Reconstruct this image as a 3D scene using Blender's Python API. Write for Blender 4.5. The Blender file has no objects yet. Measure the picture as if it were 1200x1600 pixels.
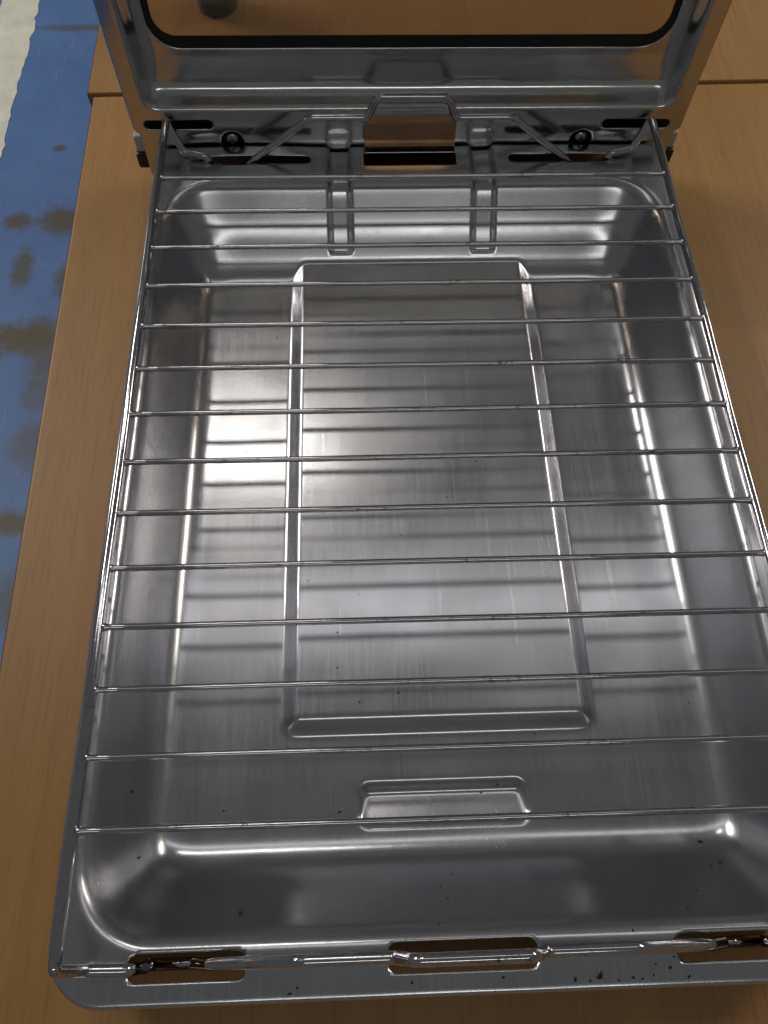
import bpy, bmesh, math, random
import numpy as np
from mathutils import Vector, Matrix

random.seed(7)
rng = np.random.default_rng(11)
sc = bpy.context.scene
COL = sc.collection
R = math.radians

# ------------------------------------------------------------------ camera
cam_d = bpy.data.cameras.new('Camera')
cam = bpy.data.objects.new('Camera', cam_d)
COL.objects.link(cam)
cam.location = (-0.031585, -0.327376, 0.283005)
cam.rotation_euler = (R(25.590), R(-1.0024), R(-1.8726))
cam_d.sensor_fit = 'HORIZONTAL'
cam_d.sensor_width = 36.0
cam_d.lens = 36.017
cam_d.clip_start = 0.01
cam_d.clip_end = 60
sc.camera = cam

# ------------------------------------------------------------------ world and lamps
wd = bpy.data.worlds.new('World')
sc.world = wd
wd.use_nodes = True
bg = wd.node_tree.nodes['Background']
bg.inputs[0].default_value = (0.95, 1.0, 0.985, 1)
bg.inputs[1].default_value = 0.082


def ceiling_and_fill_lamp(loc, sx, sy, watt, col=(1.0, 0.95, 0.87), rz=0.0):
    l = bpy.data.lights.new('ceiling_and_fill_lamp', 'AREA')
    l.shape = 'RECTANGLE'
    l.size = sx
    l.size_y = sy
    l.energy = watt
    l.color = col
    o = bpy.data.objects.new('ceiling_and_fill_lamp', l)
    COL.objects.link(o)
    o.location = loc
    o.rotation_euler = (0, 0, rz)
    return o


ceiling_and_fill_lamp((-0.40, 1.06, 2.0), 0.50, 0.10, 2.5, (1.0, 0.94, 0.84))
ceiling_and_fill_lamp((0.0, 0.47, 2.0), 2.80, 0.14, 2.1, (1.0, 0.97, 0.96))
ceiling_and_fill_lamp((0.10, -1.50, 2.0), 1.40, 0.14, 2.7, (1.0, 0.99, 0.93))
ceiling_and_fill_lamp((-1.6, 1.05, 1.4), 0.16, 1.0, 23, (1.0, 0.95, 0.88))  # added fill from the left, brightens the wood and tray walls
ceiling_and_fill_lamp((1.8, 1.0, 1.4), 0.16, 1.0, 17, (1.0, 0.91, 0.78))  # added fill opposite, lights the wood without mirroring in the tray floor

sc.view_settings.view_transform = 'Standard'
sc.view_settings.look = 'None'
sc.view_settings.gamma = 1.0
sc.view_settings.exposure = 0.2
sc.render.engine = 'CYCLES'
sc.cycles.use_denoising = True
sc.cycles.max_bounces = 9
sc.cycles.glossy_bounces = 6
sc.cycles.transmission_bounces = 8
sc.cycles.caustics_reflective = True
sc.cycles.blur_glossy = 0.3
sc.cycles.sample_clamp_indirect = 6.0


# ------------------------------------------------------------------ materials
def new_mat(name):
    m = bpy.data.materials.new(name)
    m.use_nodes = True
    nt = m.node_tree
    b = nt.nodes['Principled BSDF']
    return m, nt, b


def N(nt, kind, **kw):
    n = nt.nodes.new(kind)
    for k, v in kw.items():
        setattr(n, k, v)
    return n


def coords(nt, scale):
    t = N(nt, 'ShaderNodeTexCoord')
    mp = N(nt, 'ShaderNodeMapping')
    mp.inputs['Scale'].default_value = scale
    nt.links.new(t.outputs['Object'], mp.inputs['Vector'])
    return mp.outputs['Vector']


def noise(nt, vec, scale, detail=3.0, rough=0.55):
    n = N(nt, 'ShaderNodeTexNoise')
    n.inputs['Scale'].default_value = scale
    n.inputs['Detail'].default_value = detail
    n.inputs['Roughness'].default_value = rough
    nt.links.new(vec, n.inputs['Vector'])
    return n.outputs['Fac']


def ramp(nt, fac, stops):
    r = N(nt, 'ShaderNodeValToRGB')
    els = r.color_ramp.elements
    while len(els) < len(stops):
        els.new(0.5)
    for e, (p, c) in zip(els, stops):
        e.position = p
        e.color = (*c, 1) if len(c) == 3 else c
    nt.links.new(fac, r.inputs['Fac'])
    return r.outputs['Color']


def maprange(nt, fac, a, b, c, d):
    m = N(nt, 'ShaderNodeMapRange')
    for i, v in zip(('From Min', 'From Max', 'To Min', 'To Max'), (a, b, c, d)):
        m.inputs[i].default_value = v
    nt.links.new(fac, m.inputs['Value'])
    return m.outputs['Result']


def mixc(nt, fac, a, b, mode='MIX'):
    m = N(nt, 'ShaderNodeMix', data_type='RGBA', blend_type=mode)
    if isinstance(fac, (int, float)):
        m.inputs['Factor'].default_value = fac
    else:
        nt.links.new(fac, m.inputs['Factor'])
    for i, v in ((6, a), (7, b)):
        if isinstance(v, tuple):
            m.inputs[i].default_value = (*v, 1)
        else:
            nt.links.new(v, m.inputs[i])
    return m.outputs[2]


def steel(name, base=(0.60, 0.585, 0.57), r0=0.17, r1=0.30, aniso=0.0, brush=(1, 0.03, 1),
          bump=0.02, blotch=0.06):
    m, nt, b = new_mat(name)
    b.inputs['Metallic'].default_value = 1.0
    v = coords(nt, brush)
    fine = noise(nt, v, 1250, 2.0, 0.6)
    v1 = coords(nt, (1, 1, 1))
    big = noise(nt, v1, 26, 4.0, 0.6)
    smear = noise(nt, coords(nt, (1, 0.35, 1)), 48, 3.0, 0.5)
    # water marks and finger smears: duller, rougher film
    film = maprange(nt, smear, 0.42, 0.78, 0.0, 1.0)
    rr = maprange(nt, big, 0.3, 0.7, r0, r1)
    add = N(nt, 'ShaderNodeMath', operation='MULTIPLY_ADD')
    nt.links.new(film, add.inputs[0])
    add.inputs[1].default_value = 0.03
    nt.links.new(rr, add.inputs[2])
    add2 = N(nt, 'ShaderNodeMath', operation='MULTIPLY_ADD')
    nt.links.new(fine, add2.inputs[0])
    add2.inputs[1].default_value = 0.06
    nt.links.new(add.outputs[0], add2.inputs[2])
    nt.links.new(add2.outputs[0], b.inputs['Roughness'])
    dark = tuple(c * (1 - blotch * 3) for c in base)
    lite = tuple(min(1, c * (1 + blotch)) for c in base)
    c1 = mixc(nt, maprange(nt, fine, 0.3, 0.7, 0.0, 1.0), dark, lite)
    c2 = mixc(nt, film, c1, tuple(c * 0.95 for c in base))
    # hair scratches: thin, duller and a little paler
    c3 = c2
    for rot, st in ((0.25, 0.30), (-0.5, 0.22), (1.3, 0.18)):
        tcs = N(nt, 'ShaderNodeTexCoord')
        mps = N(nt, 'ShaderNodeMapping')
        mps.inputs['Rotation'].default_value = (0, 0, rot)
        mps.inputs['Scale'].default_value = (1, 0.03, 1)
        nt.links.new(tcs.outputs['Object'], mps.inputs['Vector'])
        sn = noise(nt, mps.outputs['Vector'], 640, 0.0, 0.5)
        mk = N(nt, 'ShaderNodeMath', operation='MULTIPLY')
        nt.links.new(maprange(nt, sn, 0.80, 0.83, 0.0, 1.0), mk.inputs[0])
        mk.inputs[1].default_value = st
        c3 = mixc(nt, mk.outputs[0], c3, (0.78, 0.78, 0.78))
    nt.links.new(c3, b.inputs['Base Color'])
    bp = N(nt, 'ShaderNodeBump')
    bp.inputs['Strength'].default_value = bump
    bp.inputs['Distance'].default_value = 0.001
    nt.links.new(fine, bp.inputs['Height'])
    # slow waviness of pressed sheet
    bp2 = N(nt, 'ShaderNodeBump')
    bp2.inputs['Strength'].default_value = 0.05
    bp2.inputs['Distance'].default_value = 0.004
    nt.links.new(noise(nt, v1, 22, 1.0, 0.4), bp2.inputs['Height'])
    nt.links.new(bp2.outputs['Normal'], bp.inputs['Normal'])
    nt.links.new(bp.outputs['Normal'], b.inputs['Normal'])
    if aniso:
        b.inputs['Anisotropic'].default_value = aniso
        tg = N(nt, 'ShaderNodeTangent', direction_type='UV_MAP')
        nt.links.new(tg.outputs[0], b.inputs['Tangent'])
    return m


M_PAN = steel('brushed_pan_steel', base=(0.56, 0.56, 0.595), r0=0.17, r1=0.22, aniso=0.3, bump=0.005, blotch=0.03)
M_DOOR = steel('polished_door_steel', base=(0.62, 0.62, 0.615), r0=0.09, r1=0.17, brush=(0.05, 1, 1), bump=0.006,
               blotch=0.03)


def wire_mat(name):
    m, nt, b = new_mat(name)
    b.inputs['Metallic'].default_value = 1.0
    v = coords(nt, (1, 1, 1))
    f = noise(nt, v, 700, 3.0, 0.6)
    g = noise(nt, v, 60, 3.0, 0.6)
    mul = N(nt, 'ShaderNodeMath', operation='MULTIPLY')
    nt.links.new(maprange(nt, f, 0.52, 0.62, 0, 1), mul.inputs[0])
    nt.links.new(maprange(nt, g, 0.50, 0.66, 0, 0.8), mul.inputs[1])
    nt.links.new(mixc(nt, mul.outputs[0], (0.54, 0.52, 0.545), (0.11, 0.09, 0.085)), b.inputs['Base Color'])
    nt.links.new(maprange(nt, f, 0.35, 0.7, 0.04, 0.12), b.inputs['Roughness'])
    bp = N(nt, 'ShaderNodeBump')
    bp.inputs['Strength'].default_value = 0.02
    bp.inputs['Distance'].default_value = 0.0006
    nt.links.new(f, bp.inputs['Height'])
    nt.links.new(bp.outputs['Normal'], b.inputs['Normal'])
    return m


M_WIRE = wire_mat('worn_chrome_wire')


def plain(name, col, rough=0.5, metal=0.0, var=0.25, scale=120):
    m, nt, b = new_mat(name)
    v = coords(nt, (1, 1, 1))
    f = noise(nt, v, scale, 4.0, 0.6)
    nt.links.new(mixc(nt, maprange(nt, f, 0.3, 0.7, 0, 1), tuple(c * (1 - var) for c in col), col), b.inputs['Base Color'])
    b.inputs['Metallic'].default_value = metal
    nt.links.new(maprange(nt, f, 0.3, 0.7, rough * 0.8, min(1, rough * 1.2)), b.inputs['Roughness'])
    return m


M_SPRING = plain('tan_spring_plate', (0.62, 0.36, 0.19), 0.16, 1.0, 0.12, 60)  # warm tan metal tint
M_BLACK = plain('black_enamel_and_shade', (0.012, 0.011, 0.011), 0.35)
M_BORDER = plain('black_glass_print', (0.006, 0.005, 0.005), 0.6)
M_DARK = plain('dark_steel_and_shade', (0.05, 0.045, 0.042), 0.45, 0.8)
M_SCREW = plain('screw_steel', (0.5, 0.49, 0.48), 0.16, 1.0)
M_CAP = plain('pale_plastic', (0.55, 0.55, 0.52), 0.4)
M_CHAR = plain('charred_speck', (0.018, 0.014, 0.011), 0.8)
M_POT = plain('dark_pot_glaze', (0.03, 0.028, 0.026), 0.3)
M_PRINT = plain('pale_glass_print', (0.62, 0.52, 0.42), 0.6)


def wood(name, c0, c1, c2, rz=0.0, seed=0.0):
    m, nt, b = new_mat(name)
    t = N(nt, 'ShaderNodeTexCoord')
    mp = N(nt, 'ShaderNodeMapping')
    mp.inputs['Scale'].default_value = (1, 0.035, 1)
    mp.inputs['Rotation'].default_value = (0, 0, rz)
    mp.inputs['Location'].default_value = (seed, seed * 2, 0)
    nt.links.new(t.outputs['Object'], mp.inputs['Vector'])
    v = mp.outputs['Vector']
    g1 = noise(nt, v, 45, 5.0, 0.6)
    g2 = noise(nt, v, 520, 3.0, 0.6)
    g3 = noise(nt, coords(nt, (1, 0.4, 1)), 9, 3.0, 0.5)
    base = ramp(nt, g1, [(0.30, c0), (0.52, c1), (0.72, c2)])
    pores = maprange(nt, g2, 0.52, 0.72, 0.0, 0.45)
    c = mixc(nt, pores, base, tuple(x * 0.62 for x in c0))
    c = mixc(nt, maprange(nt, g3, 0.35, 0.68, 0.0, 0.42), c, tuple(x * 0.78 for x in c0))
    mp2 = N(nt, 'ShaderNodeMapping')
    mp2.inputs['Scale'].default_value = (1, 0.07, 1)
    mp2.inputs['Location'].default_value = (seed + 0.7, 0, 0)
    nt.links.new(t.outputs['Object'], mp2.inputs['Vector'])
    g4 = noise(nt, mp2.outputs['Vector'], 760, 1.0, 0.5)
    c = mixc(nt, maprange(nt, g4, 0.58, 0.74, 0.0, 0.22), c, tuple(x * 0.45 for x in c0))
    nt.links.new(c, b.inputs['Base Color'])
    nt.links.new(maprange(nt, g2, 0.3, 0.7, 0.30, 0.46), b.inputs['Roughness'])
    bp = N(nt, 'ShaderNodeBump')
    bp.inputs['Strength'].default_value = 0.08
    bp.inputs['Distance'].default_value = 0.0006
    nt.links.new(g2, bp.inputs['Height'])
    nt.links.new(bp.outputs['Normal'], b.inputs['Normal'])
    return m


M_WOOD = wood('beech_laminate', (0.385, 0.200, 0.066), (0.44, 0.236, 0.082), (0.49, 0.268, 0.098))
M_WOOD2 = wood('beech_laminate_far', (0.385, 0.205, 0.074), (0.43, 0.236, 0.090), (0.47, 0.262, 0.104), seed=3.1)
M_EDGE = plain('dark_edge_band', (0.16, 0.055, 0.018), 0.5)


def floor_mat():
    m, nt, b = new_mat('blue_painted_floor')
    v = coords(nt, (1, 1, 1))
    n1 = noise(nt, v, 7, 5.0, 0.6)
    n2 = noise(nt, v, 60, 3.0, 0.6)
    c = ramp(nt, n1, [(0.30, (0.078, 0.160, 0.380)), (0.55, (0.092, 0.190, 0.430)), (0.75, (0.105, 0.210, 0.460))])
    c = mixc(nt, maprange(nt, n2, 0.45, 0.7, 0, 0.25), c, (0.09, 0.16, 0.31))
    n3 = noise(nt, v, 260, 2.0, 0.6)
    c = mixc(nt, maprange(nt, n3, 0.60, 0.72, 0, 0.5), c, (0.05, 0.075, 0.12))
    n4 = noise(nt, coords(nt, (1, 0.12, 1)), 170, 1.0, 0.5)
    c = mixc(nt, maprange(nt, n4, 0.70, 0.78, 0, 0.5), c, (0.22, 0.28, 0.36))
    # worn brown patches with their own places and ragged outlines
    t = N(nt, 'ShaderNodeTexCoord')
    for (x, y, rx, ry, k) in ((-0.600, 0.520, 0.055, 0.035, 0.95), (-0.555, 0.500, 0.035, 0.060, 0.7),
                              (-0.575, 0.795, 0.045, 0.032, 0.85), (-0.652, 0.793, 0.030, 0.020, 0.8),
                              (-0.626, 0.677, 0.018, 0.050, 0.75), (-0.548, 0.646, 0.018, 0.040, 0.7),
                              (-0.556, 0.172, 0.045, 0.022, 0.9), (-0.556, 0.310, 0.030, 0.040, 0.55),
                              (-0.606, 0.985, 0.012, 0.009, 0.8), (-0.61, 1.36, 0.10, 0.012, 0.6),
                              (-0.56, 0.40, 0.022, 0.03, 0.5), (-0.535, 0.05, 0.03, 0.04, 0.6)):
        mp = N(nt, 'ShaderNodeMapping', vector_type='POINT')
        mp.inputs['Scale'].default_value = (1 / rx, 1 / ry, 0)
        mp.inputs['Location'].default_value = (-x / rx, -y / ry, 0)
        nt.links.new(t.outputs['Object'], mp.inputs['Vector'])
        ln = N(nt, 'ShaderNodeVectorMath', operation='LENGTH')
        nt.links.new(mp.outputs['Vector'], ln.inputs[0])
        ad = N(nt, 'ShaderNodeMath', operation='MULTIPLY_ADD')
        nt.links.new(noise(nt, v, 38, 4.0, 0.6), ad.inputs[0])
        ad.inputs[1].default_value = 1.6
        nt.links.new(ln.outputs['Value'], ad.inputs[2])
        fac = maprange(nt, ad.outputs[0], 1.40, 2.15, min(1.0, k * 1.1), 0.0)
        c = mixc(nt, fac, c, (0.095, 0.078, 0.048))
    nt.links.new(c, b.inputs['Base Color'])
    b.inputs['Roughness'].default_value = 0.55
    return m


M_FLOOR = floor_mat()
M_LINE = plain('white_floor_paint', (0.80, 0.79, 0.68), 0.6, 0, 0.2, 22)


def glass_mat():
    m, nt, b = new_mat('smoked_window_glass')
    b.inputs['Base Color'].default_value = (0.62, 0.53, 0.42, 1)
    b.inputs['Transmission Weight'].default_value = 0.93
    b.inputs['IOR'].default_value = 1.5
    v = coords(nt, (1, 1, 1))
    nt.links.new(maprange(nt, noise(nt, v, 30, 3), 0.3, 0.7, 0.0, 0.04), b.inputs['Roughness'])
    return m


M_GLASS = glass_mat()


# ------------------------------------------------------------------ mesh helpers
def link(name, me, mat, parent=None, smooth=True):
    o = bpy.data.objects.new(name, me)
    COL.objects.link(o)
    if mat:
        me.materials.append(mat)
    if smooth:
        me.polygons.foreach_set('use_smooth', [True] * len(me.polygons))
    if parent:
        o.parent = parent
    return o


def pyd(name, verts, faces, mat, parent=None, smooth=True):
    me = bpy.data.meshes.new(name)
    me.from_pydata([tuple(map(float, v)) for v in verts], [], [tuple(int(i) for i in f) for f in faces])
    me.update()
    return link(name, me, mat, parent, smooth)


def thing(name, label, cat, loc=(0, 0, 0), group=None):
    o = bpy.data.objects.new(name, None)
    COL.objects.link(o)
    o.location = loc
    o.empty_display_size = 0.02
    o['label'] = label
    o['category'] = cat
    if group:
        o['group'] = group
    return o


def rr_sdf(x, y, x0, x1, y0, y1, r):
    """signed distance of a rounded rectangle, positive INSIDE"""
    cx, cy = (x0 + x1) / 2, (y0 + y1) / 2
    qx = np.abs(x - cx) - (x1 - x0) / 2 + r
    qy = np.abs(y - cy) - (y1 - y0) / 2 + r
    out = np.hypot(np.maximum(qx, 0), np.maximum(qy, 0)) + np.minimum(np.maximum(qx, qy), 0) - r
    return -out


def blur(a, sig):
    n = int(math.ceil(sig * 3.2))
    k = np.exp(-0.5 * (np.arange(-n, n + 1) / sig) ** 2)
    k /= k.sum()
    for ax in (0, 1):
        a = np.apply_along_axis(lambda m: np.convolve(np.pad(m, n, mode='edge'), k, mode='valid'), ax, a)
    return a


class Field:
    """height field on a uniform grid with bilinear lookup"""

    def __init__(self, x0, x1, y0, y1, h):
        self.x0, self.y0, self.h = x0, y0, h
        self.nx = int(round((x1 - x0) / h)) + 1
        self.ny = int(round((y1 - y0) / h)) + 1
        self.X, self.Y = np.meshgrid(x0 + h * np.arange(self.nx), y0 + h * np.arange(self.ny), indexing='ij')

    def sample(self, z, x, y):
        u = np.clip((x - self.x0) / self.h, 0, self.nx - 1.001)
        v = np.clip((y - self.y0) / self.h, 0, self.ny - 1.001)
        i, j = u.astype(int), v.astype(int)
        a, b = u - i, v - j
        return (z[i, j] * (1 - a) * (1 - b) + z[i + 1, j] * a * (1 - b) + z[i, j + 1] * (1 - a) * b
                + z[i + 1, j + 1] * a * b)


def cut_grid(F, keep, step):
    """quads of a grid kept where keep(x,y) > 0, border vertices snapped onto keep = 0"""
    x1 = F.x0 + F.h * (F.nx - 1)
    y1 = F.y0 + F.h * (F.ny - 1)
    nx = int(round((x1 - F.x0) / step)) + 1
    ny = int(round((y1 - F.y0) / step)) + 1
    X, Y = np.meshgrid(np.linspace(F.x0, x1, nx), np.linspace(F.y0, y1, ny), indexing='ij')
    C = keep((X[:-1, :-1] + X[1:, 1:]) / 2, (Y[:-1, :-1] + Y[1:, 1:]) / 2) > 0
    cnt = np.zeros((nx, ny), int)
    for di in (0, 1):
        for dj in (0, 1):
            cnt[di:nx - 1 + di, dj:ny - 1 + dj] += C
    border = (cnt > 0) & (cnt < 4)
    e = step * 0.2
    for _ in range(3):
        s = keep(X, Y)
        gx = (keep(X + e, Y) - keep(X - e, Y)) / (2 * e)
        gy = (keep(X, Y + e) - keep(X, Y - e)) / (2 * e)
        g2 = np.maximum(gx * gx + gy * gy, 0.3)
        X = np.where(border, X - s * gx / g2, X)
        Y = np.where(border, Y - s * gy / g2, Y)
    idx = -np.ones((nx, ny), int)
    used = cnt > 0
    idx[used] = np.arange(used.sum())
    I, J = np.nonzero(C)
    faces = np.stack([idx[I, J], idx[I + 1, J], idx[I + 1, J + 1], idx[I, J + 1]], 1)
    return X[used], Y[used], faces, border[used]


def fast_mesh(name, co, faces):
    me = bpy.data.meshes.new(name)
    me.vertices.add(len(co))
    me.vertices.foreach_set('co', np.asarray(co, np.float32).ravel())
    n = len(faces)
    me.loops.add(n * 4)
    me.loops.foreach_set('vertex_index', np.asarray(faces, np.int32).ravel())
    me.polygons.add(n)
    me.polygons.foreach_set('loop_start', np.arange(0, n * 4, 4, dtype=np.int32))
    me.update(calc_edges=True)
    me.validate()
    return me


def add_uv(me, axes=(0, 1)):
    uv = me.uv_layers.new(name='UVMap')
    co = np.zeros(len(me.vertices) * 3, np.float32)
    me.vertices.foreach_get('co', co)
    co = co.reshape(-1, 3)
    li = np.zeros(len(me.loops), np.int32)
    me.loops.foreach_get('vertex_index', li)
    uv.data.foreach_set('uv', np.ascontiguousarray(co[li][:, list(axes)]).ravel())


def box(name, x0, x1, y0, y1, z0, z1, mat, parent=None, bev=0.0, seg=2):
    bm = bmesh.new()
    bmesh.ops.create_cube(bm, size=1.0)
    for v in bm.verts:
        v.co = Vector(((x0 + x1) / 2 + v.co.x * (x1 - x0), (y0 + y1) / 2 + v.co.y * (y1 - y0),
                       (z0 + z1) / 2 + v.co.z * (z1 - z0)))
    if bev:
        bmesh.ops.bevel(bm, geom=bm.edges[:], offset=bev, segments=seg, affect='EDGES', profile=0.5)
    me = bpy.data.meshes.new(name)
    bm.to_mesh(me)
    bm.free()
    o = link(name, me, mat, parent, smooth=False)
    return o


def round_path(pts, rad, n=6):
    """polyline with its inner corners replaced by arcs (rad: number or list)"""
    P = [Vector(p) for p in pts]
    out = [P[0]]
    for i in range(1, len(P) - 1):
        r = rad[i - 1] if isinstance(rad, (list, tuple)) else rad
        a, b, c = P[i - 1], P[i], P[i + 1]
        u, w = (a - b), (c - b)
        lu, lw = u.length, w.length
        u.normalize()
        w.normalize()
        ang = u.angle(w)
        t = min(r / max(math.tan(ang / 2), 1e-4), lu * 0.48, lw * 0.48)
        p0, p1 = b + u * t, b + w * t
        for k in range(n + 1):
            q = k / n
            out.append(p0 * (1 - q) ** 2 + b * 2 * q * (1 - q) + p1 * q ** 2)
    out.append(P[-1])
    return out


def tube(name, path, rad, mat, parent=None, sides=12, wob=0.0, flare=0.0):
    P = [Vector(p) for p in path]
    n = len(P)
    verts, faces = [], []
    t = (P[1] - P[0]).normalized()
    up = Vector((0, 0, 1)) if abs(t.z) < 0.9 else Vector((0, 1, 0))
    nrm = t.cross(up).normalized()
    for i in range(n):
        if i == 0:
            t2 = (P[1] - P[0]).normalized()
        elif i == n - 1:
            t2 = (P[-1] - P[-2]).normalized()
        else:
            t2 = ((P[i + 1] - P[i]).normalized() + (P[i] - P[i - 1]).normalized()).normalized()
        q = t.rotation_difference(t2)
        nrm = q @ nrm
        t = t2
        bn = t.cross(nrm)
        rr = rad * (1 + wob * (random.random() - 0.5))
        if flare and (i < 2 or i > n - 3):
            rr *= 1 + flare * (0.5 + random.random())
        for k in range(sides):
            a = 2 * math.pi * k / sides
            verts.append(P[i] + nrm * math.cos(a) * rr + bn * math.sin(a) * rr)
    for i in range(n - 1):
        for k in range(sides):
            k2 = (k + 1) % sides
            faces.append((i * sides + k, i * sides + k2, (i + 1) * sides + k2, (i + 1) * sides + k))
    faces.append(tuple(range(sides))[::-1])
    faces.append(tuple(range((n - 1) * sides, n * sides)))
    o = pyd(name, verts, faces, mat, parent)
    for pi in (-1, -2):
        o.data.polygons[len(o.data.polygons) + pi].use_smooth = False
    return o


def lathe(name, prof, origin, axis, mat, parent=None, seg=28):
    """prof: (radius, offset along axis)"""
    ax = Vector(axis).normalized()
    q = Vector((0, 0, 1)).rotation_difference(ax)
    O = Vector(origin)
    verts, faces = [], []
    for r, h in prof:
        for k in range(seg):
            a = 2 * math.pi * k / seg
            verts.append(O + q @ Vector((r * math.cos(a), r * math.sin(a), h)))
    m = len(prof)
    for i in range(m - 1):
        for k in range(seg):
            k2 = (k + 1) % seg
            faces.append((i * seg + k, i * seg + k2, (i + 1) * seg + k2, (i + 1) * seg + k))
    faces.append(tuple(range(seg))[::-1])
    faces.append(tuple(range((m - 1) * seg, m * seg)))
    return pyd(name, verts, faces, mat, parent)


# ------------------------------------------------------------------ setting: floor, line, tables
ZT = -0.0580          # table top (z = 0 is the plane of the wire rack)
ZF = ZT - 0.72
fl = pyd('floor', [(-4, -3, ZF), (4, -3, ZF), (4, 6, ZF), (-4, 6, ZF)], [(0, 1, 2, 3)], M_FLOOR, smooth=False)
fl['kind'] = 'structure'

lv, lf = [], []
ny = 420
for i in range(ny):
    y = -2.0 + 6.0 * i / (ny - 1)
    jl = (random.random() - 0.5) * 0.006 + 0.0012 * math.sin(y * 23) + 0.0008 * math.sin(y * 61)
    jr = (random.random() - 0.5) * 0.007 + 0.0014 * math.sin(y * 19 + 1) + 0.001 * math.sin(y * 71)
    xa, xb = -0.803 + jl, -0.7175 + jr
    lv += [(xa, y, ZF + 0.0005), (xb, y, ZF + 0.0005), (xa, y, ZF + 0.0012), (xb, y, ZF + 0.0012)]
for i in range(ny - 1):
    a, b = i * 4, i * 4 + 4
    lf += [(a + 2, a + 3, b + 3, b + 2), (a + 1, b + 1, b + 3, a + 3), (a, a + 2, b + 2, b)]
ln = pyd('floor_line', lv, lf, M_LINE, smooth=False)
ln['kind'] = 'structure'


def table(label, quad, ztop, thick, mat):
    t = thing('table', label, 'table', (quad[0][0], quad[0][1], ztop - thick))
    bm = bmesh.new()
    o = Vector((quad[0][0], quad[0][1], ztop - thick))
    bot = [bm.verts.new(Vector((x, y, ztop - thick)) - o) for x, y in quad]
    top = [bm.verts.new(Vector((x, y, ztop)) - o) for x, y in quad]
    bm.faces.new(bot[::-1])
    bm.faces.new(top)
    for i in range(4):
        j = (i + 1) % 4
        bm.faces.new((bot[i], bot[j], top[j], top[i]))
    bmesh.ops.bevel(bm, geom=[e for e in bm.edges if all(abs(v.co.z - thick) < 1e-6 for v in e.verts)], offset=0.0012,
                    segments=3, affect='EDGES', profile=0.5)
    me = bpy.data.meshes.new('table_top')
    bm.to_mesh(me)
    bm.free()
    link('table_top', me, mat, t, smooth=False)
    # edge band on the long left side, standing 0.4 mm proud
    (xa, ya), (xb, yb) = quad[3], quad[0]
    d = Vector((xb - xa, yb - ya, 0)).normalized()
    n = Vector((d.y, -d.x, 0))
    if n.x > 0:
        n = -n
    vs = []
    for off in (0.0001, 0.0006):
        for (x, y) in ((xa, ya), (xb, yb)):
            for z in (ztop - thick + 0.0005, ztop - 0.0012):
                vs.append(Vector((x, y, z)) + n * off - o)
    pyd('edge_band', vs, [(0, 1, 3, 2), (4, 6, 7, 5), (0, 4, 5, 1), (2, 3, 7, 6), (1, 5, 7, 3), (0, 2, 6, 4)], M_EDGE, t,
        smooth=False)
    # two legs under the left side
    for k, (x, y) in enumerate((quad[0], quad[3])):
        sx = 0.05
        sy = 0.06 if k == 0 else -0.06
        cx, cy = x + sx, y + sy
        box('leg', cx - 0.02 - o.x, cx + 0.02 - o.x, cy - 0.02 - o.y, cy + 0.02 - o.y, ZF - o.z, -0.0005, M_DARK, t,
            bev=0.002)
    return t


def seam(x, off=0.0):
    return 0.1485 + 0.0225 * x + off


def left(y, off=0.0):
    return -0.1985 - 0.0209 * y + off


table('beech topped table under the grill tray', [(left(-0.75), -0.75), (0.95, -0.75), (0.95, seam(0.95, -0.0007)),
                                                   (left(0.1436), seam(left(0.1436), -0.0007))], ZT, 0.026, M_WOOD)
table('second beech table pushed up behind the grill door', [(left(0.146) - 0.0035, seam(left(0.146), 0.0007)),
                                                             (0.95, seam(0.95, 0.0007)), (0.95, 1.05),
                                                             (left(1.05) - 0.0035, 1.05)], ZT + 0.0016, 0.026, M_WOOD2)

# ------------------------------------------------------------------ grill pan
ZR = -0.0180          # rim
ZB = -0.0530          # tray floor
pan = thing('grill_pan', 'shallow stamped stainless steel grill tray lying on the beech table', 'tray', (0, -0.16, ZT))
F = Field(-0.1415, 0.1415, -0.3640, 0.0460, 0.0005)
X, Y = F.X, F.Y
ox0, ox1, oy0, oy1 = -0.1325, 0.1325, -0.3440, 0.0175
a = rr_sdf(X, Y, ox0, ox1, oy0, oy1, 0.027)
b = -rr_sdf(X, Y, -0.1170, 0.1170, -0.3195, -0.0185, 0.0085)
t = np.clip(a / np.maximum(a + np.maximum(b, 0), 1e-6), 0, 1)
t = np.where(b <= 0, 1.0, np.where(a <= 0, 0.0, t))
prof = np.interp(t, [0, 0.06, 0.46, 0.56, 0.93, 1.0], [0, 0.085, 0.50, 0.565, 0.97, 1.0])
Z = ZR + (ZB - ZR) * prof
Zs, Zw = blur(Z, 4.6), blur(Z, 11.0)
mixw = np.clip((blur(prof, 6.0) - 0.30) / 0.45, 0, 1)
mixw = mixw * mixw * (3 - 2 * mixw)
Z = Zs * (1 - mixw) + Zw * mixw          # tight bend at the rim, wide sweep into the floor
# raised plateau running back into the rear wall
pin = rr_sdf(X, Y, -0.0672, 0.0672, -0.2715, 0.20, 0.0065)
plate = ZB + np.clip(pin / 0.0062, 0, 1) * 0.0052
Zp = np.maximum(Z, np.where(pin > 0, plate, ZB - 1))
Zp = blur(Zp, 1.6)
# finger dent near the front
din = rr_sdf(X, Y, -0.0360, 0.0355, -0.3085, -0.2905, 0.0055)
rampd = 0.0007 + np.clip((Y + 0.3085) / 0.0150, 0, 1) * 0.0034
Zp = Zp - np.where(din > 0, np.minimum(np.maximum(din, 0) * 0.85, rampd), 0)
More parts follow.
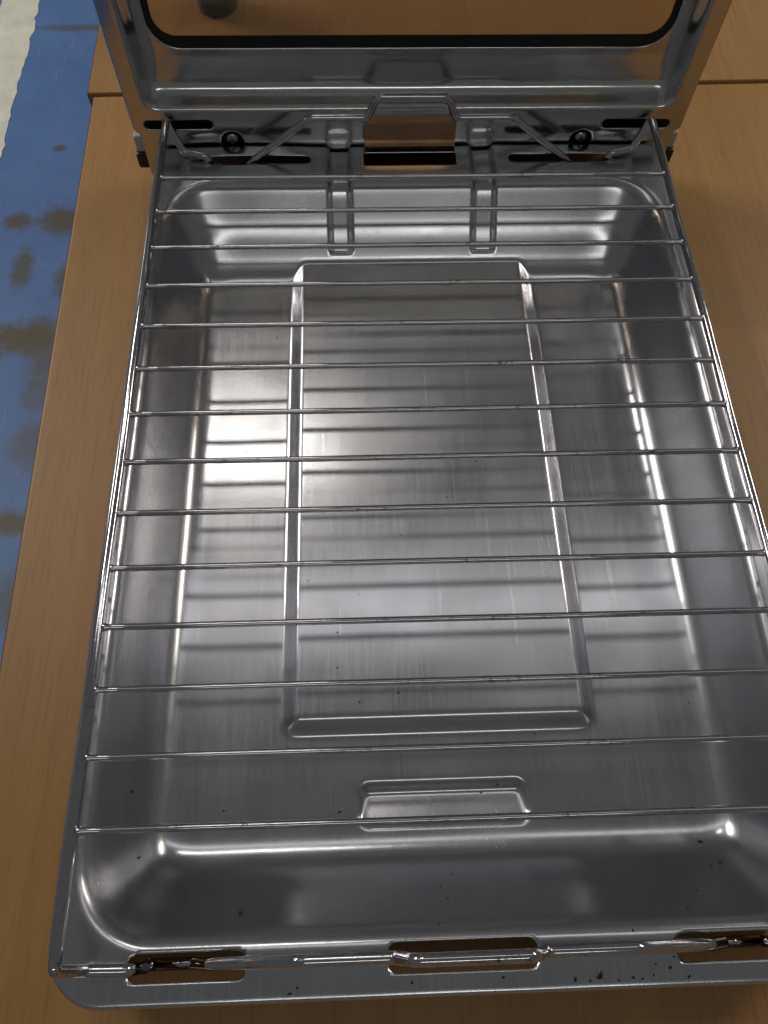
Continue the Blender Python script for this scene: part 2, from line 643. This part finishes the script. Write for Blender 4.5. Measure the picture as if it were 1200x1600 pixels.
# two pressed channels over the rear flange and wall
for cx, w in ((-0.0395, 0.0062), (0.0405, 0.0063)):
    g = np.clip((w - np.abs(X - cx)) / 0.0010, 0, 1)
    g = g * np.clip((Y + 0.0085) / 0.0016, 0, 1)
    dep = np.interp(Y, [-0.01, 0.016, 0.022, 0.05], [0.0050, 0.0044, 0.0036, 0.0034])
    Zp = Zp - g * dep
Zp = blur(Zp, 1.1)
# handling dents and press waviness
wav = blur(rng.normal(size=Zp.shape), 26.0)
wav /= wav.std()
Zp = Zp + wav * 0.00011

holes = [(-0.1125, -0.0552, 0.0315, 0.0378, 0.0031), (0.0552, 0.1125, 0.0315, 0.0378, 0.0031),
         (-0.0258, 0.0258, 0.0298, 0.0400, 0.0016),
         (-0.1135, -0.0740, -0.3562, -0.3475, 0.0030), (0.0735, 0.1135, -0.3562, -0.3475, 0.0030),
         (-0.0258, 0.0258, -0.3562, -0.3468, 0.0034)]


def keep_pan(x, y):
    # front corners widely rounded, rear corners tight
    front = rr_sdf(x, y, -0.1400, 0.1400, -0.3622, 0.10, 0.0190)
    back = rr_sdf(x, y, -0.1400, 0.1400, -0.60, 0.0450, 0.0050)
    s = np.minimum(front, back)
    for h in holes:
        s = np.minimum(s, -rr_sdf(x, y, *h))
    return s


px, py, pf, pb = cut_grid(F, keep_pan, 0.0010)
pz = F.sample(Zp, px, py)
co = np.stack([px, py, pz], 1)


def outline_sdf(x, y):
    return np.minimum(rr_sdf(x, y, -0.1400, 0.1400, -0.3622, 0.10, 0.0190),
                      rr_sdf(x, y, -0.1400, 0.1400, -0.60, 0.0450, 0.0050))


# rolled skirt: rings on the outer border, lengthened to shade the slots
ob = np.abs(outline_sdf(px, py)) < 0.0003
from collections import defaultdict
ecount = defaultdict(int)
for f in pf:
    for k in range(4):
        e = (int(f[k]), int(f[(k + 1) % 4]))
        ecount[e] += 1
bedges = [(i, j) for (i, j) in ecount if (j, i) not in ecount and ob[i] and ob[j]]
bv = sorted({i for e in bedges for i in e})
bidx = {v: k for k, v in enumerate(bv)}
bx, by, bz = px[bv], py[bv], pz[bv]
e_ = 0.0003
gx = (outline_sdf(bx + e_, by) - outline_sdf(bx - e_, by)) / (2 * e_)
gy = (outline_sdf(bx, by + e_) - outline_sdf(bx, by - e_)) / (2 * e_)
gl = np.maximum(np.hypot(gx, gy), 1e-6)
nx_, ny_ = -gx / gl, -gy / gl
rings = []
for off, dz in ((0.0006, -0.00025), (0.0011, -0.0008), (0.0014, -0.0017), (0.0015, -0.0045), (0.0012, -0.0120), (0.0000, -0.0260)):
    off = np.where(ny_ > 0.5, off * 0.25, off)
    rings.append(np.stack([bx + nx_ * off, by + ny_ * off, bz + dz], 1))
base = len(co)
allv = np.vstack([co] + rings)
nb = len(bv)
ef = []
for (i, j) in bedges:
    a0, b0 = i, j
    for k in range(len(rings)):
        a1, b1 = base + k * nb + bidx[i], base + k * nb + bidx[j]
        ef.append((b0, a0, a1, b1))
        a0, b0 = a1, b1
allf = np.vstack([pf, np.array(ef)])
allv[:, 1] += 0.16
allv[:, 2] -= ZT
me = fast_mesh('tray_shell', allv, allf)
add_uv(me)
tray = link('tray_shell', me, M_PAN, pan)
sol = tray.modifiers.new('thickness', 'SOLIDIFY')
sol.thickness = 0.0007
sol.offset = -1
sol.use_rim = True

# embossed alignment triangle on the rear flange (rounded outline)
tv, tf = [], []
tri = [(-0.0042, 0.0210), (0.0026, 0.0210), (-0.0008, 0.0262)]
ccx, ccy = sum(p[0] for p in tri) / 3, sum(p[1] for p in tri) / 3
for s_, z_ in ((1.0, 0.0), (0.90, 0.00028), (0.72, 0.00028), (0.62, 0.0)):
    for (x, y) in tri:
        tv.append((ccx + (x - ccx) * s_, ccy + (y - ccy) * s_ + 0.16, ZR - ZT - 0.00002 + z_))
for k in range(3):
    for i in range(3):
        j = (i + 1) % 3
        tf.append((k * 3 + i, k * 3 + j, k * 3 + 3 + j, k * 3 + 3 + i))
pyd('triangle_mark', tv, tf, M_PAN, pan, smooth=False)

# ------------------------------------------------------------------ grill door
YD = 0.0462
door = thing('grill_door', 'upright stainless steel grill door with a glass window behind the tray', 'oven door',
             (0, YD + 0.012, ZT))
DX, DY, DZ = 0.0, YD + 0.012, ZT
ZTOP = 0.128
G = Field(-0.1535, 0.1535, -0.0400, ZTOP + 0.002, 0.0005)
X, Zg = G.X, G.Y
outer = rr_sdf(X, Zg, -0.1412, 0.1412, 0.0042, ZTOP - 0.010, 0.0050)
inner = -rr_sdf(X, Zg, -0.1372, 0.1372, 0.0105, ZTOP - 0.016, 0.0035)
t = np.clip(outer / np.maximum(outer + np.maximum(inner, 0), 1e-6), 0, 1)
t = np.where(inner <= 0, 1.0, np.where(outer <= 0, 0.0, t))
dep = 0.0115 * np.interp(t, [0, 0.5, 1.0], [0, 0.72, 1.0])
dep = blur(dep, 2.2)
bead = -0.0009 * np.exp(-(outer / 0.0011) ** 2)                         # raised bead round the recess
dep = dep + bead
# second gentle fold low on the recessed panel
dep = dep + 0.0016 * np.clip((Zg - 0.0135) / 0.012, 0, 1) * np.clip(rr_sdf(X, Zg, -0.1372, 0.1372, 0.0105, ZTOP, 0.004) / 0.004, 0, 1)
# kick-back of the bottom lip and two shallow swages above the pan channels
dep = dep + 0.0002 * np.clip((-0.0155 - Zg) / 0.0022, 0, 1)
for cx in (-0.0395, 0.0405):
    dep = dep + 0.0004 * np.clip((0.0062 - np.abs(X - cx)) / 0.0018, 0, 1) * np.clip((-0.0085 - Zg) / 0.002, 0, 1)
for cx in (-0.1185, 0.1165):
    dep = dep + 0.0003 * np.clip((0.0125 - np.abs(X - cx)) / 0.0018, 0, 1) * np.clip((-0.0100 - Zg) / 0.0025, 0, 1)
dep = blur(dep, 1.1)
wav = blur(rng.normal(size=dep.shape), 24.0)
wav /= wav.std()
dep = dep + wav * 0.00012

win = (-0.1330, 0.1330, 0.0290, ZTOP - 0.030, 0.0150)
dslots = [(-0.1448, -0.1075, -0.0078, -0.0020, 0.00285), (0.1065, 0.1442, -0.0088, -0.0030, 0.00285)]
dnotch = [(-0.0985, -0.0155), (0.0970, -0.0160)]


def keep_door(x, z):
    up = rr_sdf(x, z, -0.1512, 0.1512, -0.0100, ZTOP, 0.0030)
    lo = rr_sdf(x, z, -0.1486, 0.1486, -0.0380, 0.05, 0.0020)
    s = np.maximum(up, lo)
    s = np.minimum(s, -rr_sdf(x, z, *win))
    for h in dslots:
        s = np.minimum(s, -rr_sdf(x, z, *h))
    for (cx, cz) in dnotch:
        s = np.minimum(s, np.hypot(x - cx, z - cz) - 0.0062)
    return s


dx, dz, df, db = cut_grid(G, keep_door, 0.0008)
dd = G.sample(dep, dx, dz)
co = np.stack([dx, YD + dd - DY, dz - DZ], 1)
me = fast_mesh('inner_panel', co, df)
add_uv(me, (0, 2))
ip = link('inner_panel', me, M_DOOR, door)
sol = ip.modifiers.new('thickness', 'SOLIDIFY')
sol.thickness = 0.0008
sol.offset = 1
sol.use_rim = True
# make sure the shell thickens away from the viewer
me.update()
if me.polygons[len(me.polygons) // 2].normal.y > 0:
    sol.offset = 1
else:
    sol.offset = -1


# outer casing: a ring of wall round the back of the panel with an open window
def ring_prism(name, outer_pts, inner_pts, y0, y1, mat, parent):
    n = len(outer_pts)
    vs = []
    for y in (y0, y1):
        for p in outer_pts:
            vs.append((p[0], y - DY, p[1] - DZ))
        for p in inner_pts:
            vs.append((p[0], y - DY, p[1] - DZ))
    fs = []
    o0, i0, o1, i1 = 0, n, 2 * n, 3 * n
    for k in range(n):
        j = (k + 1) % n
        fs += [(o0 + k, o0 + j, i0 + j, i0 + k), (o1 + j, o1 + k, i1 + k, i1 + j), (o0 + j, o0 + k, o1 + k, o1 + j),
               (i0 + k, i0 + j, i1 + j, i1 + k)]
    return pyd(name, vs, fs, mat, parent, smooth=False)


def rr_pts(x0, x1, z0, z1, r, n=8):
    out = []
    for (cx, cz, a0) in ((x1 - r, z1 - r, 0), (x0 + r, z1 - r, 90), (x0 + r, z0 + r, 180), (x1 - r, z0 + r, 270)):
        for k in range(n + 1):
            a_ = R(a0 + 90 * k / n)
            out.append((cx + r * math.cos(a_), cz + r * math.sin(a_)))
    return out


ring_prism('outer_casing', rr_pts(-0.1490, 0.1490, -0.0370, ZTOP - 0.002, 0.003),
           rr_pts(-0.1345, 0.1345, 0.0265, ZTOP - 0.027, 0.012), YD + 0.0165, YD + 0.027, M_BLACK, door)
# added black box: stands in for the shade behind the door slots
box('slot_shade_box', -0.1475, 0.1475, YD + 0.0052 - DY, YD + 0.0160 - DY, -0.0365 - DZ, 0.0015 - DZ, M_BLACK, door, bev=0.0008)

# glass with its printed black border
YG = YD + 0.0142
gp = rr_pts(-0.1340, 0.1340, 0.0280, ZTOP - 0.029, 0.0155)
n = len(gp)
vs = [(x, YG - DY, z - DZ) for x, z in gp] + [(x, YG + 0.0022 - DY, z - DZ) for x, z in gp]
fs = [tuple(range(n)), tuple(range(n, 2 * n))[::-1]] + [((k + 1) % n, k, n + k, n + (k + 1) % n) for k in range(n)]
glass = pyd('window_glass', vs, fs, M_GLASS, door, smooth=False)
bp_o = rr_pts(-0.1342, 0.1342, 0.0278, ZTOP - 0.0288, 0.0155)
bp_i = rr_pts(-0.1298, 0.1298, 0.0352, ZTOP - 0.036, 0.0105)
vs = [(x, YG - 0.0004 - DY, z - DZ) for x, z in bp_o] + [(x, YG - 0.0004 - DY, z - DZ) for x, z in bp_i] + \
     [(x, YG - 0.0001 - DY, z - DZ) for x, z in bp_o] + [(x, YG - 0.0001 - DY, z - DZ) for x, z in bp_i]
fs = []
for k in range(n):
    j = (k + 1) % n
    fs += [(k, j, n + j, n + k), (2 * n + j, 2 * n + k, 3 * n + k, 3 * n + j), (n + k, n + j, 3 * n + j, 3 * n + k)]
pyd('printed_border', vs, fs, M_BORDER, glass, smooth=False)

# faint worn print low on the glass: a row of small illegible marks
vs, fs = [], []


def dash(x, z, w, h):
    b_ = len(vs)
    y = YG - 0.00025 - DY
    for (u, v) in ((x, z), (x + w, z), (x + w, z + h), (x, z + h)):
        vs.append((u, y, v - DZ))
    fs.append((b_, b_ + 1, b_ + 2, b_ + 3))


xx = -0.0500
for wch in (0.0016, 0.0022, None, 0.0038, 0.0036, 0.0012, 0.0030, 0.0032):
    if wch is None:
        xx += 0.0012
        continue
    for row in (0.0392, 0.0403, 0.0414, 0.0424):
        if random.random() < 0.72:
            o_ = random.random() * 0.3 * wch
            dash(xx + o_, row, (wch - o_) * (0.6 + 0.4 * random.random()), 0.00038)
    xx += wch + 0.0007
pyd('printed_mark', vs, fs, M_PRINT, glass, smooth=False)

# screws in their dark wells
for (cx, cz) in dnotch:
    y0 = YD + 0.0048
    s_ = lathe('screw', [(0.0036, 0.0), (0.0036, 0.0007), (0.0033, 0.0014), (0.0025, 0.0021), (0.0012, 0.0025), (0.0002, 0.0026)],
               (cx - DX, y0 - 0.0024 - DY, cz + 0.0006 - DZ), (0, -1, 0), M_SCREW, door, 24)
    for w_, h_ in ((0.0032, 0.0006), (0.0006, 0.0032)):
        box('cross_slot_shade', cx - w_ / 2, cx + w_ / 2, y0 - 0.0052 - DY, y0 - 0.0040 - DY, cz + 0.0006 - h_ / 2 - DZ,
            cz + 0.0006 + h_ / 2 - DZ, M_BLACK, s_)  # black bars paint the shade inside the screw's cross slot
    lathe('well_shade_disc', [(0.0030, 0.0), (0.0058, 0.0), (0.0058, 0.0008), (0.0030, 0.0008)], (cx, y0 + 0.0003 - DY, cz - DZ),
          (0, -1, 0), M_DARK, door, 24)  # dark disc stands in for the shade of the screw well

# bent spring plate in the middle that hooks through the flange slot
cp = [(YD - 0.0004, 0.0000), (YD - 0.0016, -0.0008), (YD - 0.0024, -0.0030), (YD - 0.0030, -0.0100), (YD - 0.0034, -0.0126),
      (YD - 0.0046, -0.0136), (YD - 0.0052, -0.0150), (YD - 0.0060, -0.0190), (YD - 0.0066, -0.0228)]
vs, fs = [], []
for side in (0, 1):
    for (y, z) in cp:
        for x in (-0.0252, 0.0252):
            vs.append((x, y + side * 0.0009 - DY, z - side * 0.0002 - DZ))
m_ = len(cp)
for side in (0, 1):
    for i in range(m_ - 1):
        b_ = side * m_ * 2 + i * 2
        q = (b_, b_ + 1, b_ + 3, b_ + 2)
        fs.append(q if side else q[::-1])
for i in range(m_ - 1):
    for s_ in (0, 1):
        b_ = i * 2 + s_
        q = (b_, b_ + 2, b_ + 2 + m_ * 2, b_ + m_ * 2)
        fs.append(q if s_ else q[::-1])
e0, e1 = (m_ - 1) * 2, (m_ - 1) * 2 + m_ * 2
fs += [(e0, e0 + 1, e1 + 1, e1), (1, 0, m_ * 2, m_ * 2 + 1)]
pyd('spring_plate', vs, fs, M_SPRING, door, smooth=False)

# hinge shoes at both lower corners
for sx in (-1, 1):
    box('hinge_shoe', min(sx * 0.1492, sx * 0.1560), max(sx * 0.1492, sx * 0.1560), YD + 0.004 - DY, YD + 0.017 - DY,
        -0.0365 - DZ, -0.0265 - DZ, M_BLACK, door, bev=0.0015)
    box('shoe_cap', min(sx * 0.1492, sx * 0.1548), max(sx * 0.1492, sx * 0.1548), YD + 0.0055 - DY, YD + 0.0155 - DY,
        -0.0265 - DZ, -0.0160 - DZ, M_CAP, door, bev=0.0012)
# foot strip that carries the door on the table
box('foot_strip', -0.120, 0.120, YD + 0.006 - DY, YD + 0.024 - DY, 0.0, -0.0370 - DZ - 0.0002, M_BLACK, door, bev=0.0008)

# ------------------------------------------------------------------ wire rack
rack = thing('wire_rack', 'chromed wire rack of fourteen rods lying over the steel tray', 'rack', (0, -0.16, ZT))
ro = Vector((0, 0.16, -ZT))


def T(pts):
    return [Vector(p) + ro for p in pts]


SP = 0.0237908
XR = 0.1316
RW = 0.0020
for s_ in (-1, 1):
    path = []
    n_ = 60
    for i in range(n_ + 1):
        y = -0.3460 + (0.0390 + 0.3460) * i / n_
        path.append((s_ * XR + 0.00015 * math.sin(y * 60 + s_), y, 0.00015 * math.sin(y * 45)))
    # bent-down ends
    tail_b = round_path([(s_ * XR, 0.0390, 0), (s_ * XR, 0.0432, -0.0002), (s_ * 0.1245, 0.0372, -0.0150), (s_ * 0.1130, 0.0350, -0.0158),
                         (s_ * 0.1085, 0.0345, -0.0225)], [0.0018, 0.003, 0.003])
    tail_f = round_path([(s_ * XR, -0.3460, 0), (s_ * XR, -0.3502, -0.0002), (s_ * 0.1262, -0.3515, -0.0150), (s_ * 0.1130, -0.3518, -0.0158),
                         (s_ * 0.1085, -0.3518, -0.0225)], [0.0018, 0.003, 0.003])
    full = tail_f[::-1][:-1] + path + tail_b[1:]
    tube('side_rail', T(full), RW, M_WIRE, rack, 14, 0.0)

for i in range(14):
    y = -i * SP
    n_ = 26
    amp = 0.00025 * (random.random() - 0.3)
    path = [(-XR + 0.0014 + (2 * XR - 0.0028) * k / n_, y + 0.00004 * math.sin(k * 0.4 + i), 0.0002 - amp * math.sin(math.pi * k / n_) * 2)
            for k in range(n_ + 1)]
    ex = Vector(path[0]), Vector(path[-1])
    path = [path[0], tuple(ex[0] + Vector((0.0011, 0, 0))), tuple(ex[0] + Vector((0.0020, 0, 0)))] + path[1:-1] + \
        [tuple(ex[1] - Vector((0.0020, 0, 0))), tuple(ex[1] - Vector((0.0011, 0, 0))), path[-1]]
    tube('cross_rod', T(path), 0.00125, M_WIRE, rack, 12, 0.0, 0.28)

for (yy, yl, nm) in ((0.0382, 0.0350, 'rear'), (-0.3496, -0.3512, 'front')):
    pts = [(-0.1080, yl, -0.0215), (-0.1060, yl, -0.0245), (-0.0930, yl, -0.0245), (-0.0860, yl, -0.0180), (-0.0545, yy, 0.0048),
           (-0.0235, yy, 0.0048), (-0.0185, yy, 0.0167), (0.0185, yy, 0.0167), (0.0235, yy, 0.0045), (0.0545, yy, 0.0045),
           (0.0860, yl, -0.0180), (0.0930, yl, -0.0245), (0.1060, yl, -0.0245), (0.1080, yl, -0.0215)]
    p_ = round_path(pts, [0.001, 0.004, 0.006, 0.010, 0.004, 0.0045, 0.0045, 0.004, 0.010, 0.006, 0.004, 0.001])
    tube('lifting_handle', T(p_), RW, M_WIRE, rack, 14, 0.0)

# ------------------------------------------------------------------ pot standing behind the door
pot = thing('pot', 'small dark round pot standing on the far table, seen through the door glass', 'pot', (-0.1252, 0.2365, ZT + 0.0016))
lathe('pot_body', [(0.0115, 0.0), (0.0135, 0.001), (0.0140, 0.004), (0.0150, 0.020), (0.0170, 0.045), (0.0176, 0.060), (0.0168, 0.062), (0.0160, 0.058),
                   (0.0130, 0.010)], (0, 0, 0), (0, 0, 1), M_POT, pot, 32)

# ------------------------------------------------------------------ burnt specks
sv, sf = [], []


def speck(x, y, z, r, el=1.0, ang=0.0):
    b_ = len(sv)
    k_ = 7
    for i in range(k_):
        a_ = 2 * math.pi * i / k_
        rr = r * (0.6 + 0.7 * random.random())
        u, v = rr * math.cos(a_) * el, rr * math.sin(a_)
        sv.append((x + u * math.cos(ang) - v * math.sin(ang), y + u * math.sin(ang) + v * math.cos(ang), z + 0.00005))
    sv.append((x, y, z + min(0.0006, r * 0.5) + 0.0001))
    for i in range(k_):
        sf.append((b_ + i, b_ + (i + 1) % k_, b_ + k_))


def pan_z(x, y):
    return float(F.sample(Zp, np.array([x]), np.array([y]))[0])


spots = []
for (x, y, r) in ((0.0965, -0.3585, 0.0018), (0.0460, -0.3590, 0.0009), (0.0700, -0.3576, 0.0005), (0.0570, -0.3600, 0.0005), (0.0600, -0.3605, 0.0004),
                  (0.0640, -0.3595, 0.0004), (0.0520, -0.3608, 0.0004), (0.0760, -0.3605, 0.0005), (-0.0180, -0.3590, 0.0005), (0.0130, -0.3585, 0.0005),
                  (0.1020, -0.3180, 0.0008), (0.1050, -0.3260, 0.0007), (0.1010, -0.3270, 0.0005), (-0.1240, -0.2930, 0.0007), (-0.1200, -0.3170, 0.0006),
                  (-0.0430, -0.3020, 0.0006), (-0.0480, -0.3050, 0.0004), (0.0230, -0.2930, 0.0006), (0.0160, -0.2960, 0.0004), (-0.0780, -0.3370, 0.0008)):
    spots.append((x, y, r))
for _ in range(46):
    spots.append((rng.uniform(-0.112, 0.112), rng.uniform(-0.315, -0.03), rng.uniform(0.00018, 0.00042)))
for _ in range(14):
    spots.append((rng.uniform(-0.10, 0.125), rng.uniform(-0.361, -0.325), rng.uniform(0.00018, 0.00045)))
for _ in range(14):
    spots.append((rng.uniform(0.03, 0.135), rng.uniform(-0.3615, -0.345), abs(rng.normal(0.0003, 0.00012)) + 0.0001))
for (x, y, r) in spots:
    if float(keep_pan(np.array([x]), np.array([y]))[0]) < r * 1.4:
        continue
    speck(x, y, pan_z(x, y), r, 1 + random.random() * 0.8, random.random() * 3.1)
sk = pyd('burnt_crumbs', sv, sf, M_CHAR, smooth=False)
sk['kind'] = 'stuff'
sk['label'] = 'tiny black burnt crumbs scattered in the steel tray'
sk['category'] = 'crumbs'
